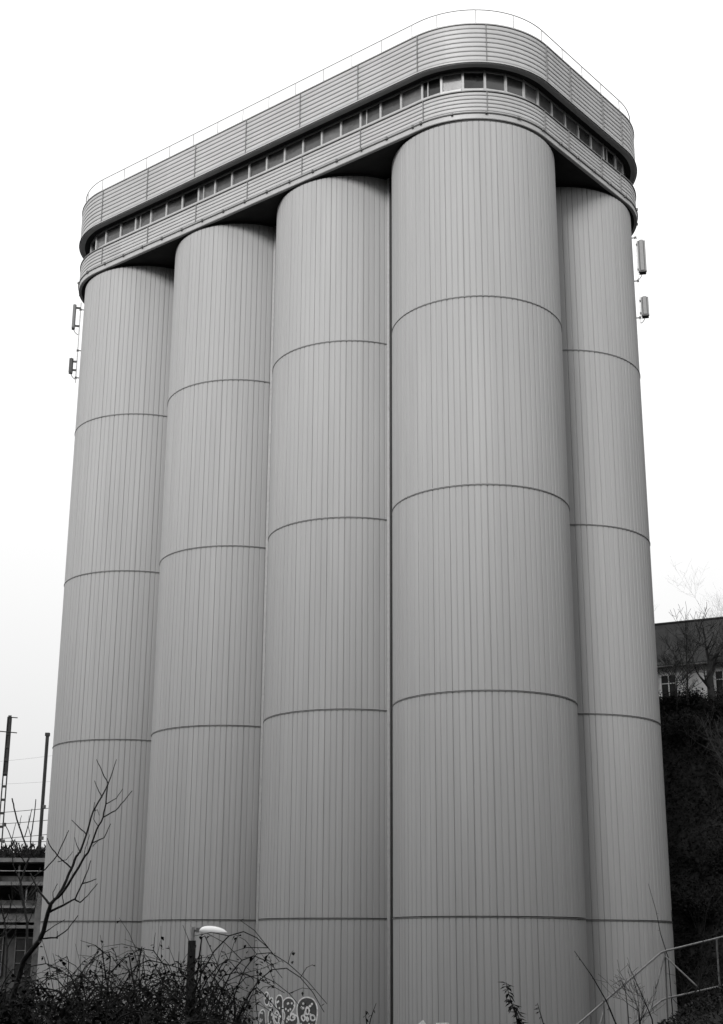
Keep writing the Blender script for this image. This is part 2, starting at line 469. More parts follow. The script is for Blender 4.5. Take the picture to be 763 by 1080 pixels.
def smooth(pts, it=2, closed=True):
    for _ in range(it):
        o = []; n = len(pts)
        for i in range(n if closed else n-1):
            p, q = pts[i], pts[(i+1) % n]
            o += [(p[0]*.75+q[0]*.25, p[1]*.75+q[1]*.25), (p[0]*.25+q[0]*.75, p[1]*.25+q[1]*.75)]
        pts = o
    return pts
def gz(x, y): return (265+x/9.54, 1030+y/9.54)
letters = [
 [(155,150),(180,175),(186,230),(170,290),(140,280),(130,220),(135,170)],
 [(205,205),(222,230),(220,285),(200,308),(180,285),(180,235)],
 [(285,182),(312,200),(320,260),(312,340),(322,420),(300,520),(272,440),(285,380),(256,320),(246,250),(258,200)],
 [(320,300),(318,255),(340,222),(380,208),(425,228),(444,275),(428,330),(385,385),(430,380),(470,400),(470,470),(440,540),(360,540),(318,470),(345,385),(322,345)],
 [(562,203),(625,222),(662,285),(668,370),(655,450),(640,540),(560,580),(490,540),(478,440),(460,370),(462,285),(500,222)],
 [(115,325),(140,345),(142,420),(150,500),(110,520),(80,450),(80,370)],
 [(190,325),(215,350),(222,420),(240,510),(205,540),(172,470),(170,380)],
 [(255,340),(278,365),(290,410),(270,480),(235,440),(228,380)],
]
rg = random.Random(5)
marks = {4: ([(565,300),(585,330),(580,370),(565,385),(548,365),(548,325)], [(500,400),(530,385),(545,430),(520,450)], [(555,395),(580,430),(560,455)], [(595,390),(620,385),(640,400),(640,440),(600,440)]), 3: ([(385,420),(405,370),(430,375),(445,420),(410,445)],)}
for k, L in enumerate(letters):
    gf, go, gd = MB(), MB(), MB()
    P = smooth([hit(*gz(*p), Cc, 4.012) for p in L]); fill(gf, P, Cc, 4.010); stroke(go, P, Cc, 4.016, .06)
    s0, s1 = min(p[0] for p in P), max(p[0] for p in P); z0_, z1_ = min(p[1] for p in P), max(p[1] for p in P)
    for _ in range(int(10*(s1-s0)*(z1_-z0_))+2):
        s, z = rg.uniform(lerp(s0,s1,.22), lerp(s0,s1,.78)), rg.uniform(lerp(z0_,z1_,.22), lerp(z0_,z1_,.85)); q = .03
        stroke(gd, [(s+q*math.cos(t*PI/3), z+q*math.sin(t*PI/3)) for t in range(6)], Cc, 4.014, .045)
    gp = part(gf, 'graffiti_letter', M_paintd); part(go, 'outline', M_paint, gp); part(gd, 'dots', M_paint, gp)['kind'] = 'stuff'
    for M_ in marks.get(k, ()):
        gm = MB(); stroke(gm, smooth([hit(*gz(*p), Cc, 4.012) for p in M_], 1), Cc, 4.018, .07); part(gm, 'inner_mark', M_paint, gp)
g2 = MB(); DcV = W(0, 0)
for poly in ([(441,1080),(446.5,1075.5),(449.5,1080),(449,1096),(440,1096)], [(460,1078.8),(473,1078.4),(475,1081),(474,1096),(461,1096)]):
    fill(g2, [hit(*p, DcV, 4.012) for p in poly], DcV, 4.012)
part(g2, 'graffiti', M_paint)

# ------------------------------------------------------------------ antennas on the outer silos
def antenna_mast(tan, nv, panels, label):
    nv = Vector((nv[0], nv[1], 0)).normalized(); tv = Vector((-nv.y, nv.x, 0)); Zx = Vector((0,0,1))
    base = Vector((tan[0], tan[1], 0)) + nv*.19
    ztop, zbot = panels['mast']
    t = thing('antenna_mast', label, 'antenna', base + Zx*zbot); off = tuple(t.location)
    mb = MB(); mb.tube([base+Zx*zbot, base+Zx*ztop], .035, 8); mb.build('pole', M_galv, t, off=off)
    for z in panels['arms']:
        mb = MB(); mb.tube([base - nv*.25 + Zx*z, base + nv*.06 + Zx*z], .03, 6); mb.box(base + Zx*z, (.12,.12,.1), rz=math.atan2(nv.y, nv.x)); mb.build('wall_bracket', M_antd, t, off=off)
    for z1, z2, w, dep, out, m in panels['panels']:
        c = base + nv*out + Zx*(z1+z2)/2
        bm = bmesh.new(); bmesh.ops.create_cube(bm, size=1.0)
        for v in bm.verts: v.co = Vector((v.co.x*w, v.co.y*dep, v.co.z*(z2-z1)))
        bmesh.ops.bevel(bm, geom=[e for e in bm.edges if abs((e.verts[0].co-e.verts[1].co).z) > .1], offset=min(w, dep)*.28, segments=3, affect='EDGES')
        b = MB(); bm.verts.ensure_lookup_table()
        bm.verts.index_update()
        for v in bm.verts: b.v.append(tuple(c + nv*v.co.y + tv*v.co.x + Zx*v.co.z))
        for f in bm.faces: b.f.append(tuple(v.index for v in f.verts)); b.t.append(1.0)
        bm.free()
        pa = b.build('panel_antenna', m, t, off=off)
        e = MB(); e.box(c - Zx*((z2-z1)/2+.04), (w*.86, dep*.86, .08), ax=(tv, nv, Zx)); e.build('end_cap', M_antd, pa, off=off)
        for z in (z1+.14, z2-.16):
            e = MB(); e.box(base + nv*max(.03, out-dep/2)*.5 + Zx*z, (.09, max(.06, out-dep/2), .10), ax=(tv, nv, Zx)); e.build('clamp', M_antd, pa, off=off)
        e = MB(); e.tube([c - Zx*((z2-z1)/2+.06), c - Zx*((z2-z1)/2+.28) - nv*out*.35, base + nv*.06 + Zx*(z1-.42), base + Zx*(z1-.30)], .022, 6); e.build('cable', M_antd, pa, off=off)
antenna_mast((-16.3136, 74.3339), (-.97675, -.21436), dict(mast=(36.05, 31.0), arms=(35.6, 33.0, 31.3),
    panels=[(34.4, 35.85, .30, .20, .34, M_ant), (31.62, 32.45, .28, .24, .31, M_antd)]), 'antenna pole on the leftmost silo with a long pale panel above a short dark panel')
antenna_mast((14.1268, 65.5572), (.97756, -.21065), dict(mast=(35.95, 30.8), arms=(35.7, 33.2, 31.1),
    panels=[(33.7, 35.45, .44, .42, .27, M_ant), (31.2, 32.2, .44, .40, .27, M_ant)]), 'antenna pole on the rightmost silo with two thick pale box panels')

# ------------------------------------------------------------------ vegetation
def grow(mb, rnd, p, d, ln, r, depth, up=.12, nseg=4, spread=.6, kids=(2, 4), minr=.004):
    pts = [p.copy()]; rs = [r]; dd = d.normalized()
    for i in range(nseg):
        dd = (dd + Vector((rnd.uniform(-1,1), rnd.uniform(-1,1), rnd.uniform(-.6,.8)))*.16 + Vector((0,0,up))*.3).normalized()
        pts.append(pts[-1] + dd*ln/nseg); rs.append(max(minr, r*(1-.55*(i+1)/nseg)))
    mb.tube(pts, rs, 5 if depth > 1 else 3, cap=False)
    if depth <= 0: return
    for _ in range(rnd.randint(*kids)):
        k = rnd.randint(1, nseg); ax = Vector((rnd.uniform(-1,1), rnd.uniform(-1,1), rnd.uniform(-.3,.7))).normalized()
        nd = (dd*(1-spread) + ax*spread).normalized()
        grow(mb, rnd, pts[k], nd, ln*rnd.uniform(.5,.78), rs[k]*.7, depth-1, up, nseg, spread, kids, minr)
    grow(mb, rnd, pts[-1], dd, ln*.7, rs[-1], depth-1, up, nseg, spread, kids, minr)
def bare_tree(x, y, h, seed, label, depth=4, r=.11, group=None, lean=(0,0), cat='tree', minr=.012):
    rnd = random.Random(seed); z = height(x, y) - .15
    t = thing('bare_tree', label, cat, (x, y, z), group); off = tuple(t.location)
    p = Vector((x, y, z)); pts = [p.copy()]; rs = [r*1.25]; d = Vector((lean[0], lean[1], 1)).normalized(); hs = h*.45
    for i in range(5):
        d = (d + Vector((rnd.uniform(-1,1), rnd.uniform(-1,1), .5))*.07).normalized(); pts.append(pts[-1]+d*hs/5); rs.append(r*(1-.08*i))
    mb = MB(); mb.tube(pts, rs, 8, cap=False); mb.build('trunk', M_bark, t, off=off, smooth=True)
    cr = MB()
    for i in (2, 3, 4, 4, 5, 5, 5):
        a = rnd.uniform(0, 2*PI); nd = Vector((math.cos(a)*.75, math.sin(a)*.75, rnd.uniform(.4, 1.3)))
        grow(cr, rnd, pts[i], nd, h*rnd.uniform(.17,.27), r*.5, depth, minr=minr)
    cr.build('crown', M_bark, t, off=off)
    return t
def traced(name, label, Y0, lines, thick, seed, base=None, partname='branch', m=M_bark, drift=.05):
    """lines: photograph polylines with start/end radius in pixels; every branch starts on the branch it leaves and wanders in depth"""
    rnd = random.Random(seed); known = []
    res = []
    for k, (pts, r0, r1) in enumerate(lines):
        if known:
            q = min(known, key=lambda s: (s[0]-pts[0][0])**2+(s[1]-pts[0][1])**2)
            y = q[2] if (q[0]-pts[0][0])**2+(q[1]-pts[0][1])**2 < 200 else Y0 + rnd.uniform(-.5,.5)
        else: y = Y0
        slope = rnd.uniform(-1,1)*drift; P = []; Rr = []; px, py = pts[0]
        # densify with a little wobble
        dense = []
        for i in range(len(pts)-1):
            for j in range(3): dense.append((lerp(pts[i][0], pts[i+1][0], j/3)+rnd.uniform(-.35,.35)*(j > 0), lerp(pts[i][1], pts[i+1][1], j/3)+rnd.uniform(-.35,.35)*(j > 0)))
        dense.append(pts[-1])
        for i, (x, yy) in enumerate(dense):
            y += slope*math.hypot(x-px, yy-py)*Y0/FOC*6 if i else 0
            px, py = x, yy; P.append(at(x, yy, y)); Rr.append(.82*lerp(r0, r1, i/(len(dense)-1))*Y0/FOC); known.append((x, yy, y))
        res.append((P, Rr))
    b = res[0][0][0]; gz_ = height(b.x, b.y)
    t = thing(name, label, 'tree', (b.x, b.y, gz_)); off = tuple(t.location)
    for k, (P, Rr) in enumerate(res):
        mb = MB()
        if k == 0: P = [Vector((b.x-.12, b.y, gz_-.1)), Vector((b.x-.05, b.y, (gz_+b.z)/2))] + P; Rr = [Rr[0]*1.1, Rr[0]*1.0] + Rr
        mb.tube(P, Rr, 7 if k == 0 else 5); mb.build('trunk' if k == 0 else partname, m, t, off=off, smooth=True)
    return t
sap = [
 ([(14,1052),(25,1013),(42,992),(46,983),(50,966),(54,953)], 3.6, 2.5),
 ([(54,953),(60,947),(68,933),(75,917),(80.6,903),(84.5,899),(91.4,879.6),(98.3,856),(107,841),(114,827)], 2.2, .8),
 ([(114,827),(123,801)], .8, .45),
 ([(114.6,827.5),(108,814),(102,801)], .8, .45),
 ([(61,947),(68,939),(80,920),(89.4,903.6),(93.4,899),(102,875.6),(109,862),(112,848),(114,827)], 1.9, .7),
 ([(109,862),(122,855),(131,845),(139.6,834)], .9, .5),
 ([(112,848),(123,842),(129.7,832)], .7, .4),
 ([(108,841),(103,831),(100,823.5)], .7, .4),
 ([(98,856),(103,854),(105,860)], .5, .3),
 ([(98.3,856),(100,846)], .5, .35),
 ([(91,879.6),(83.5,872.7),(75.7,864.8)], .8, .45),
 ([(97.3,889),(110,883.5),(117,868.8)], .9, .45),
 ([(98,893),(104,886)], .5, .3),
 ([(75.7,916),(61,902.6),(53,892),(50,884)], 1.0, .5),
 ([(36,925),(48,917),(61,901.6),(70.8,880),(72.7,875.6)], 1.0, .5),
 ([(61,909),(70,907),(77,898)], .6, .3),
 ([(53,954),(47,947),(42,941),(36,929),(32,921)], 1.7, .8),
 ([(52,962),(57,959.6),(69,953.7),(79.6,948),(85.5,935),(92,920),(96,907.5)], 1.7, .5),
 ([(86.5,932),(94,930),(102,927)], .9, .5),
 ([(79.6,949),(84.5,951.8),(92.4,945),(103,932)], 1.0, .45),
 ([(67,953),(66,944),(68,938)], .6, .35),
 ([(44,990),(59,989),(71.8,980),(82.6,965.5)], 1.1, .5),
 ([(59,989),(61,990),(61,982)], .6, .4),
 ([(47,984),(58,976),(68.8,970)], .7, .4),
 ([(84,898),(81,891),(79,883)], .6, .35),
 ([(57,951),(56,941),(61,932)], .6, .35),
 ([(88,905),(90,895),(95,880)], .6, .3),
 ([(104,872),(99,864),(101,852)], .5, .3),
]
traced('bare_sapling', 'bare dark sapling leaning right with forked twigs in front of the leftmost silo', 13.0, sap, 1, 21)
left_stems = [
 ([(27,1040),(29,1000),(29,975),(27,960),(24,945),(22,930),(28,912),(31,905)], 1.7, 1.2),
 ([(31,905),(27,890),(20,870),(15,852),(13,842)], 1.2, .9),
 ([(31,905),(32,900),(33,880),(36,862),(38,843)], 1.1, .6),
 ([(26,883),(31,866),(34,853)], .7, .5),
 ([(20,873),(23,860)], .5, .35),
 ([(28,912),(17,895),(9,876),(5,868)], .8, .5),
 ([(22,930),(14,912),(12,890),(17,868)], .8, .4),
 ([(24,942),(35,931),(43,915)], .8, .5),
 ([(29,975),(38,955),(40,938)], .7, .4),
 ([(33,885),(30,872),(31,860)], .5, .3),
]
traced('bare_shrub', 'thin bare many stemmed shrub at the left edge before the concrete terraces', 21.0, left_stems, 1, 22)
edge_stems = [
 ([(6,1045),(8,1000),(5,970),(0,950)], 1.3, .9), ([(5,970),(10,960),(13,948),(12,930)], .8, .4), ([(8,1000),(16,985),(18,965)], .7, .4), ([(0,950),(-6,930),(-8,900)], .9, .4)]
traced('bare_shrub', 'small bare shrub of few stems at the far left lower edge', 17.0, edge_stems, 1, 23)

def bramble(x, y, zt, rad, ncane, nleaf, seed, label, group, skew=0.0):
    rnd = random.Random(seed); z0 = height(x, y)
    t = thing('bramble_bush', label, 'bush', (x, y, z0), group); off = tuple(t.location)
    cn, lf = MB(), MB()
    H = zt - z0
    for k in range(ncane):
        a = rnd.uniform(0, 2*PI); rr = rad*math.sqrt(rnd.random())*.75
        p0 = Vector((x+rr*math.cos(a), y+rr*math.sin(a)*.7, 0)); p0.z = height(p0.x, p0.y)-.05
        a2 = rnd.uniform(0, 2*PI); reach = rad*rnd.uniform(.4, 1.25); hh = H*rnd.uniform(.45, 1.0)*(1-.35*(rr/rad)**2)
        dx, dy = math.cos(a2)*reach + skew*reach, math.sin(a2)*reach*.7
        fall = rnd.uniform(.05, .7)
        pts = []; nS_ = 11
        ph = rnd.uniform(0, 6)
        for i in range(nS_):
            u = i/(nS_-1); zz = hh*(math.sin(min(u*1.35, 1.0)*PI/2) - fall*max(0, u-.55)**2*2.6)
            pts.append(p0 + Vector((dx*u**1.5 + .05*math.sin(ph+7*u), dy*u**1.5 + .05*math.cos(ph+5*u), zz)))
        r0 = rnd.uniform(.005, .011)
        cn.tube(pts, [r0*(1-.65*i/(nS_-1)) for i in range(nS_)], 4, cap=False)
        for _ in range(rnd.randint(2, 5)):                # side shoots
            i = rnd.randint(3, nS_-2); q = pts[i]; d = Vector((rnd.uniform(-1,1), rnd.uniform(-1,1), rnd.uniform(-.3,1))).normalized()
            l = rnd.uniform(.15, .5); sp = [q, q+d*l*.5+Vector((0,0,.03)), q+d*l-Vector((0,0,.04*l))]
            cn.tube(sp, [r0*.5, r0*.4, r0*.25], 3, cap=False)
            for _ in range(rnd.randint(0, 3)):
                s = lerp(q, sp[2], rnd.random()); lf.leaf(s, Vector((rnd.uniform(-1,1), rnd.uniform(-1,1), rnd.uniform(-.9,.3))), Vector((rnd.uniform(-.5,.5), rnd.uniform(-.5,.5), 1)), rnd.uniform(.035,.075), rnd.uniform(.025,.05), rnd.uniform(.5,1.5))
        for _ in range(rnd.randint(3, 9)):
            i = rnd.randint(2, nS_-1); q = pts[i] + Vector((rnd.gauss(0,.03), rnd.gauss(0,.03), rnd.gauss(0,.03)))
            lf.leaf(q, Vector((rnd.uniform(-1,1), rnd.uniform(-1,1), rnd.uniform(-1,.3))), Vector((rnd.uniform(-.5,.5), rnd.uniform(-.5,.5), 1)), rnd.uniform(.03,.065), rnd.uniform(.02,.04), rnd.uniform(.5,1.5))
    for _ in range(nleaf):                                # the dense inside of the thicket
        a = rnd.uniform(0, 2*PI); rr = rad*math.sqrt(rnd.random()); px, py = x+rr*math.cos(a), y+rr*math.sin(a)*.8
        top = H*(.78 - .35*(rr/rad)**2 + .22*noise.noise(Vector((px*1.7, py*1.7, seed))))
        zz = height(px, py) + max(.05, top)*rnd.random()**.7
        lf.leaf(Vector((px, py, zz)), Vector((rnd.uniform(-1,1), rnd.uniform(-1,1), rnd.uniform(-.8,.5))), Vector((rnd.uniform(-.6,.6), rnd.uniform(-.6,.6), 1)), rnd.uniform(.03,.07), rnd.uniform(.022,.042), rnd.uniform(.35,1.5)*(.8+.5*noise.noise(Vector((px*3, py*3, zz*3)))))
    cn.build('cane', M_cane, t, off=off); lf.build('foliage', M_leaf, t, off=off)
GB = 'bramble bushes along the bottom of the slope'
def bxy(px, Y): q = at(px, 1000, Y); return q.x, q.y
for px, Y, pyt, rad, nc, nl, sd, lab, sk in (
    (172, 15.5, 966, 1.0, 95, 1500, 31, 'tallest bramble thicket with arching canes around the street lamp', 0),
    (105, 14.0, 995, 1.0, 80, 3800, 32, 'dense leafy bramble bush between the bare sapling and the lamp thicket', 0),
    (35, 13.0, 1012, .9, 60, 4600, 33, 'low dark bramble bush at the foot of the bare sapling', 0),
    (-15, 14.5, 1004, .95, 50, 3600, 34, 'dark bramble bush cut off by the left edge of the photo', 0),
    (228, 14.0, 1000, .42, 26, 350, 35, 'thin sparse bramble reaching right toward the graffiti', .5),
    (150, 11.5, 1024, .85, 70, 3800, 36, 'low leafy bramble in front, below the lamp thicket', 0),
    (75, 11.0, 1022, .9, 60, 4600, 37, 'lowest leafy bramble at the bottom, in front of the sapling foot', 0)):
    x, y = bxy(px, Y); bramble(x, y, at(px, pyt, Y).z, rad, nc, nl, sd, lab, GB, sk)
# one long cane that reaches across to the next silo
# weeds in front of the silos at the bottom edge
def weed(pts, Y, leafy, seed, label, r=.012, L=.09):
    rnd = random.Random(seed); P = [at(x, y, Y) for x, y in pts]; b = P[0]; z = height(b.x, b.y)
    t = thing('weed_plant', label, 'plant', (b.x, b.y, z)); off = tuple(t.location)
    P = [Vector((b.x+.04, b.y, z-.05))] + P
    mb = MB(); mb.tube(P, [.7*r*(1-.7*i/(len(P)-1)) for i in range(len(P))], 5); mb.build('stem', M_cane, t, off=off)
    if leafy:
        lf = MB()
        for _ in range(leafy):
            i = rnd.randint(1, len(P)-2); q = lerp(P[i], P[i+1], rnd.random()); a = rnd.uniform(0, 2*PI)
            lf.leaf(q, Vector((math.cos(a), math.sin(a)*.6, rnd.uniform(-1.0, .2))), Vector((0,0,1)), L*rnd.uniform(.6,1.2), L*.42, rnd.uniform(.5,1.3))
        lf.build('foliage', M_leaf, t, off=off)
weed([(548,1088),(544,1070),(539,1055),(536,1045),(534,1036)], 15, 46, 1, 'leafy buddleia shoot standing before the widest silo')
weed([(551,1090),(549,1078),(545,1066),(541,1058)], 15.4, 30, 2, 'shorter leafy shoot just right of the tall buddleia shoot')
weed([(388,1092),(391,1075),(394,1066),(397,1058)], 15, 5, 3, 'small bare twig at the bottom by the downpipe foot', L=.05)
weed([(386,1092),(387,1080),(386,1072),(386,1066)], 15.2, 8, 4, 'short twiggy weed left of the downpipe foot', L=.05)
weed([(576,1090),(572,1075),(569,1065),(567,1058)], 16, 12, 5, 'thin drooping weed between the buddleia shoots and the railing', L=.06)
weed([(652,1085),(640,1056),(625,1030),(606,1003)], 19, 4, 6, 'long bare stick leaning left across the lower end of the handrail', r=.02, L=.05)
weed([(664,1088),(662,1060),(659,1040),(655,1033)], 20, 8, 7, 'thin curved weed stem behind the handrail', r=.014, L=.05)
weed([(688,1075),(680,1055),(671,1035),(662,1016)], 21, 4, 8, 'slim bare shoot crossing the railing brace', r=.016, L=.05)
weed([(740,1080),(738,1040),(741,1000),(745,965),(752,938)], 22, 6, 9, 'tall thin bare shoot at the right, behind the railing corner', r=.02, L=.05)
weed([(722,1080),(719,1040),(712,1000),(708,960)], 26, 4, 10, 'tall faint shoot beside the right silo edge', r=.018, L=.05)
weed([(705,1010),(697,985),(692,960),(684,932)], 27, 3, 11, 'bare shoot leaning left in front of the rightmost silo', r=.016, L=.05)
# long single cane reaching to the graffiti
x, y = bxy(240, 14)
weed([(225,1060),(238,1036),(255,1027),(275,1022),(298,1013)], 14, 7, 12, 'single long cane arching right toward the graffiti', r=.009, L=.05)

for k, (x, y, h, lab) in enumerate(((-20.4, 79.5, 9.5, 'slender bare tree in front of the concrete terraces beside the leftmost silo'), (-21.6, 78.0, 8.0, 'slender bare tree in front of the concrete terraces at the left edge'))):
    bare_tree(x, y, h, 300+k, lab, 3, .06, 'bare trees before the terraces', minr=.01)
for k, (x, y, h, lab) in enumerate(((4.6, 24.2, 1.9, 'fine bare scrub tangled in the lower end of the railing'), (5.6, 24.5, 1.7, 'fine bare scrub growing through the railing at its bend'), (6.3, 25.2, 2.2, 'fine bare scrub behind the railing at the right edge'), (3.6, 22.5, 1.4, 'small bare scrub left of the foot of the railing'))):
    bare_tree(x, y, h, 200+k, lab, 2, .014, 'bare scrub along the railing', cat='shrub', minr=.003)

# ground cover on the slopes
def scatter(name, m, n, fx, seed, L, w, up=(-.5, .6), label=None):
    rnd = random.Random(seed); mb = MB()
    for _ in range(n):
        x, y, hh = fx(rnd); z = height(x, y)
        cl = .85+.9*noise.noise(Vector((x*.5, y*.5, z*.35+seed)))+.5*noise.noise(Vector((x*1.3, y*1.3, z*.6)))
        mb.leaf(Vector((x, y, z + rnd.random()*hh)), Vector((rnd.uniform(-1,1), rnd.uniform(-1,1), rnd.uniform(*up))), Vector((rnd.uniform(-.6,.6), rnd.uniform(-1,.2), .8)), L*rnd.uniform(.6,1.3), w*rnd.uniform(.6,1.3), max(.2, cl*rnd.uniform(.5,1.4)))
    o = mb.build(name, m); tag(o, label, 'plants', kind='stuff'); return o
scatter('bank_ivy', M_ivy, 60000, lambda r: (r.uniform(13.5, 26), r.uniform(71, 91), .6), 61, .17, .11, label='dark ivy and scrub covering the steep bank below the house')
scatter('undergrowth', M_leaf, 26000, lambda r: (r.uniform(2.6, 9.5), r.uniform(13, 29.5), .26), 62, .085, .04, (-.1, 1.0), label='dark undergrowth on the bank beneath the metal railing')
scatter('rough_grass', M_grass, 5200, lambda r: (r.uniform(-8, 4), r.uniform(9, 18), .5), 63, .22, .012, (.6, 1.6), label='rough grass on the slope among the brambles')

def shrub(x, y, h, rad, n, seed, label, group):
    rnd = random.Random(seed); z = height(x, y)
    t = thing('evergreen_shrub', label, 'shrub', (x, y, z), group); off = tuple(t.location)
    st, lf = MB(), MB()
    tips = []
    for _ in range(16):
        a = rnd.uniform(0, 2*PI); e = rnd.uniform(.2, 1); d = Vector((math.cos(a)*rad*e, math.sin(a)*rad*e, h*rnd.uniform(.4, 1.0)))
        p = Vector((x, y, z)); pts = [p, p + d*.4 + Vector((0,0,h*.12)), p + d]; st.tube(pts, [.035, .025, .01], 4, cap=False); tips.append((pts[1], pts[2]))
    for _ in range(n):
        a, b = rnd.choice(tips); q = lerp(a, b, rnd.random()) + Vector((rnd.gauss(0,.3), rnd.gauss(0,.3), rnd.gauss(0,.25)))
        if q.z < height(q.x, q.y): q.z = height(q.x, q.y)+.05
        lf.leaf(q, Vector((rnd.uniform(-1,1), rnd.uniform(-1,1), rnd.uniform(-.7,.5))), Vector((rnd.uniform(-.5,.5), rnd.uniform(-1,.2), .9)), rnd.uniform(.10,.24), rnd.uniform(.07,.14), rnd.uniform(.35,1.5))
    st.build('stem', M_bark, t, off=off); lf.build('foliage', M_ivy, t, off=off)
GS = 'evergreen shrubs on the bank'
for x, y, h, rad, n, sd, lab in ((18.2, 78, 3.2, 1.7, 1800, 71, 'dark evergreen shrub low on the bank beside the silo edge'), (20.6, 79, 3.6, 1.9, 2000, 72, 'broad dark shrub low on the bank at the right edge'),
    (20.0, 85, 2.6, 1.6, 1600, 73, 'dark shrub halfway up the bank'), (22.8, 86, 2.8, 1.7, 1600, 74, 'leafy shrub halfway up the bank at the right edge'), (21.4, 89.5, 1.0, 1.2, 1500, 75, 'low shrub on the bank top under the house wall'),
    (19.5, 88, 1.2, 1.1, 1300, 76, 'low shrub on the bank top next to the silo edge'), (24.0, 90, 1.0, 1.2, 1300, 77, 'low shrub on the bank top below the right window of the house'), (17.5, 73.5, 3.0, 1.6, 1700, 78, 'dark shrub at the foot of the bank')):
    shrub(x, y, h, rad, n, sd, lab, GS)
GT = 'bare trees around the house'
bare_tree(20.9, 88.5, 6.8, 81, 'bare tree with spreading twigs before the left part of the house wall', 3, .07, GT)
bare_tree(19.9, 87.5, 5.5, 86, 'small twiggy bare tree between the silo edge and the first house window', 3, .05, GT)
bare_tree(24.3, 88.5, 6.0, 87, 'small twiggy bare tree before the house at the right edge of the photo', 3, .05, GT)
bare_tree(22.75, 89.5, 7.0, 82, 'thick dark trunked bare tree before the house windows', 2, .26, GT)
bare_tree(19.8, 101, 10.8, 83, 'faint bare tree rising against the sky behind the left roof end', 4, .06, GT, minr=.003)
bare_tree(28.3, 104, 13.0, 84, 'faint bare tree rising behind the roof at the right edge', 4, .06, GT, minr=.003)
bare_tree(22.0, 80.5, 9.5, 85, 'slender bare tree growing halfway up the dark bank', 3, .10, GT)

# ------------------------------------------------------------------ house above the bank
HA = R_(-28); hx, hy, hz = 22.6, 96.8, 14.6
hX = Vector((math.cos(HA), math.sin(HA), 0)); hY = Vector((-math.sin(HA), math.cos(HA), 0)); Zx = Vector((0,0,1))
hs = thing('house', 'white walled house with a dark pitched roof on top of the bank at the right', 'house', (hx, hy, hz)); ho = tuple(hs.location)
def HP(a, b, z): return Vector((hx, hy, 0)) + hX*a + hY*b + Zx*z
LH, DH, ze, zr = 9.5, 3.6, 18.75, 22.05
mb = MB()
for a0, a1 in ((-LH, LH),):
    mb.quad([HP(a0,-DH,hz-1.5), HP(a1,-DH,hz-1.5), HP(a1,-DH,ze), HP(a0,-DH,ze)]); mb.quad([HP(a0,DH,hz-1.5), HP(a1,DH,hz-1.5), HP(a1,DH,ze), HP(a0,DH,ze)])
    for a in (a0, a1): mb.quad([HP(a,-DH,hz-1.5), HP(a,DH,hz-1.5), HP(a,DH,ze), HP(a,0,zr-.12), HP(a,-DH,ze)])
mb.build('wall', M_wall, hs, off=ho, recalc=True)
mb = MB(); ov = .5; th = .18; sl = (zr-ze)/DH
for sg in (-1, 1):
    p = [HP(-LH-.4, sg*(DH+ov), ze-sl*ov), HP(LH+.4, sg*(DH+ov), ze-sl*ov), HP(LH+.4, 0, zr), HP(-LH-.4, 0, zr)]
    q = [v + Zx*th for v in p]
    mb.quad(q); mb.quad(p[::-1])
    for i in range(4): mb.quad([p[i], p[(i+1) % 4], q[(i+1) % 4], q[i]])
mb.build('roof', M_tile, hs, off=ho)
mb = MB(); mb.tube([HP(-LH-.4, 0, zr+.18), HP(LH+.4, 0, zr+.18)], .11, 8); mb.build('ridge', M_tile, hs, off=ho)
mb = MB(); mb.tube([HP(-LH-.4, -DH-ov-.07, ze-sl*ov+.02), HP(LH+.4, -DH-ov-.07, ze-sl*ov+.02)], .08, 8); mb.build('gutter', M_concd, hs, off=ho)
for k in range(5):
    a = -7.4 + k*3.7
    mb = MB(); mb.box(HP(a, -DH-.01, 16.95), (1.0, .05, 1.7), ax=(hX, hY, Zx)); w = mb.build('window', M_glass, hs, off=ho)
    mb = MB()
    for s in (-1, 1): mb.box(HP(a+s*.54, -DH-.05, 16.95), (.09, .12, 1.86), ax=(hX, hY, Zx))
    mb.box(HP(a, -DH-.05, 17.84), (.99, .12, .09), ax=(hX, hY, Zx)); mb.box(HP(a, -DH-.05, 16.95), (.06, .10, 1.68), ax=(hX, hY, Zx)); mb.box(HP(a, -DH-.045, 17.25), (.98, .08, .05), ax=(hX, hY, Zx))
    mb.build('frame', M_white, w, off=ho)
    mb = MB(); mb.box(HP(a, -DH-.1, 16.03), (1.3, .22, .08), ax=(hX, hY, Zx)); mb.build('sill', M_conc, w, off=ho)

# ------------------------------------------------------------------ metal railing on the right bank
rt = thing('metal_railing', 'worn tubular metal railing climbing the bank at the lower right', 'railing', (5.24, 25, height(5.24, 25))); ro = tuple(rt.location)
YR = 25.0
def rp_(px, py, Y=YR): return at(px, py, Y)
mb = MB(); mb.tube([rp_(560,1112,23.6), rp_(610,1080,24.2), rp_(697,1005), rp_(702,1003), rp_(763,988,25.6), rp_(800,979,26)], .017, 8); mb.build('top_rail', M_rail, rt, off=ro)
mb = MB(); mb.tube([rp_(640,1104,24.2), rp_(667,1080,24.6), rp_(697,1056), rp_(703,1053), rp_(763,1039.5,25.6), rp_(800,1031,26)], .016, 8); mb.build('lower_rail', M_rail, rt, off=ro)
for a, b, y1 in (((701.5,1003),(703,1054),YR), ((756,989.5),(759,1041),25.5), ((637,1055),(638,1108),24.4), ((623,1069),(624,1110),24.3)):
    p, q = rp_(*a, y1), rp_(*b, y1); q = Vector((q.x, q.y, min(q.z, height(q.x, q.y)-.1)))
    mb = MB(); mb.tube([p, q], .016, 7); mb.build('post', M_rail, rt, off=ro)
for a, b in (((701,1008),(685,1070)), ((702,1009),(737,1042)), ((640,1054),(632,1085))):
    mb = MB(); mb.tube([rp_(*a, YR-.02), rp_(*b, YR-.3)], .014, 7); mb.build('brace', M_rail, rt, off=ro)

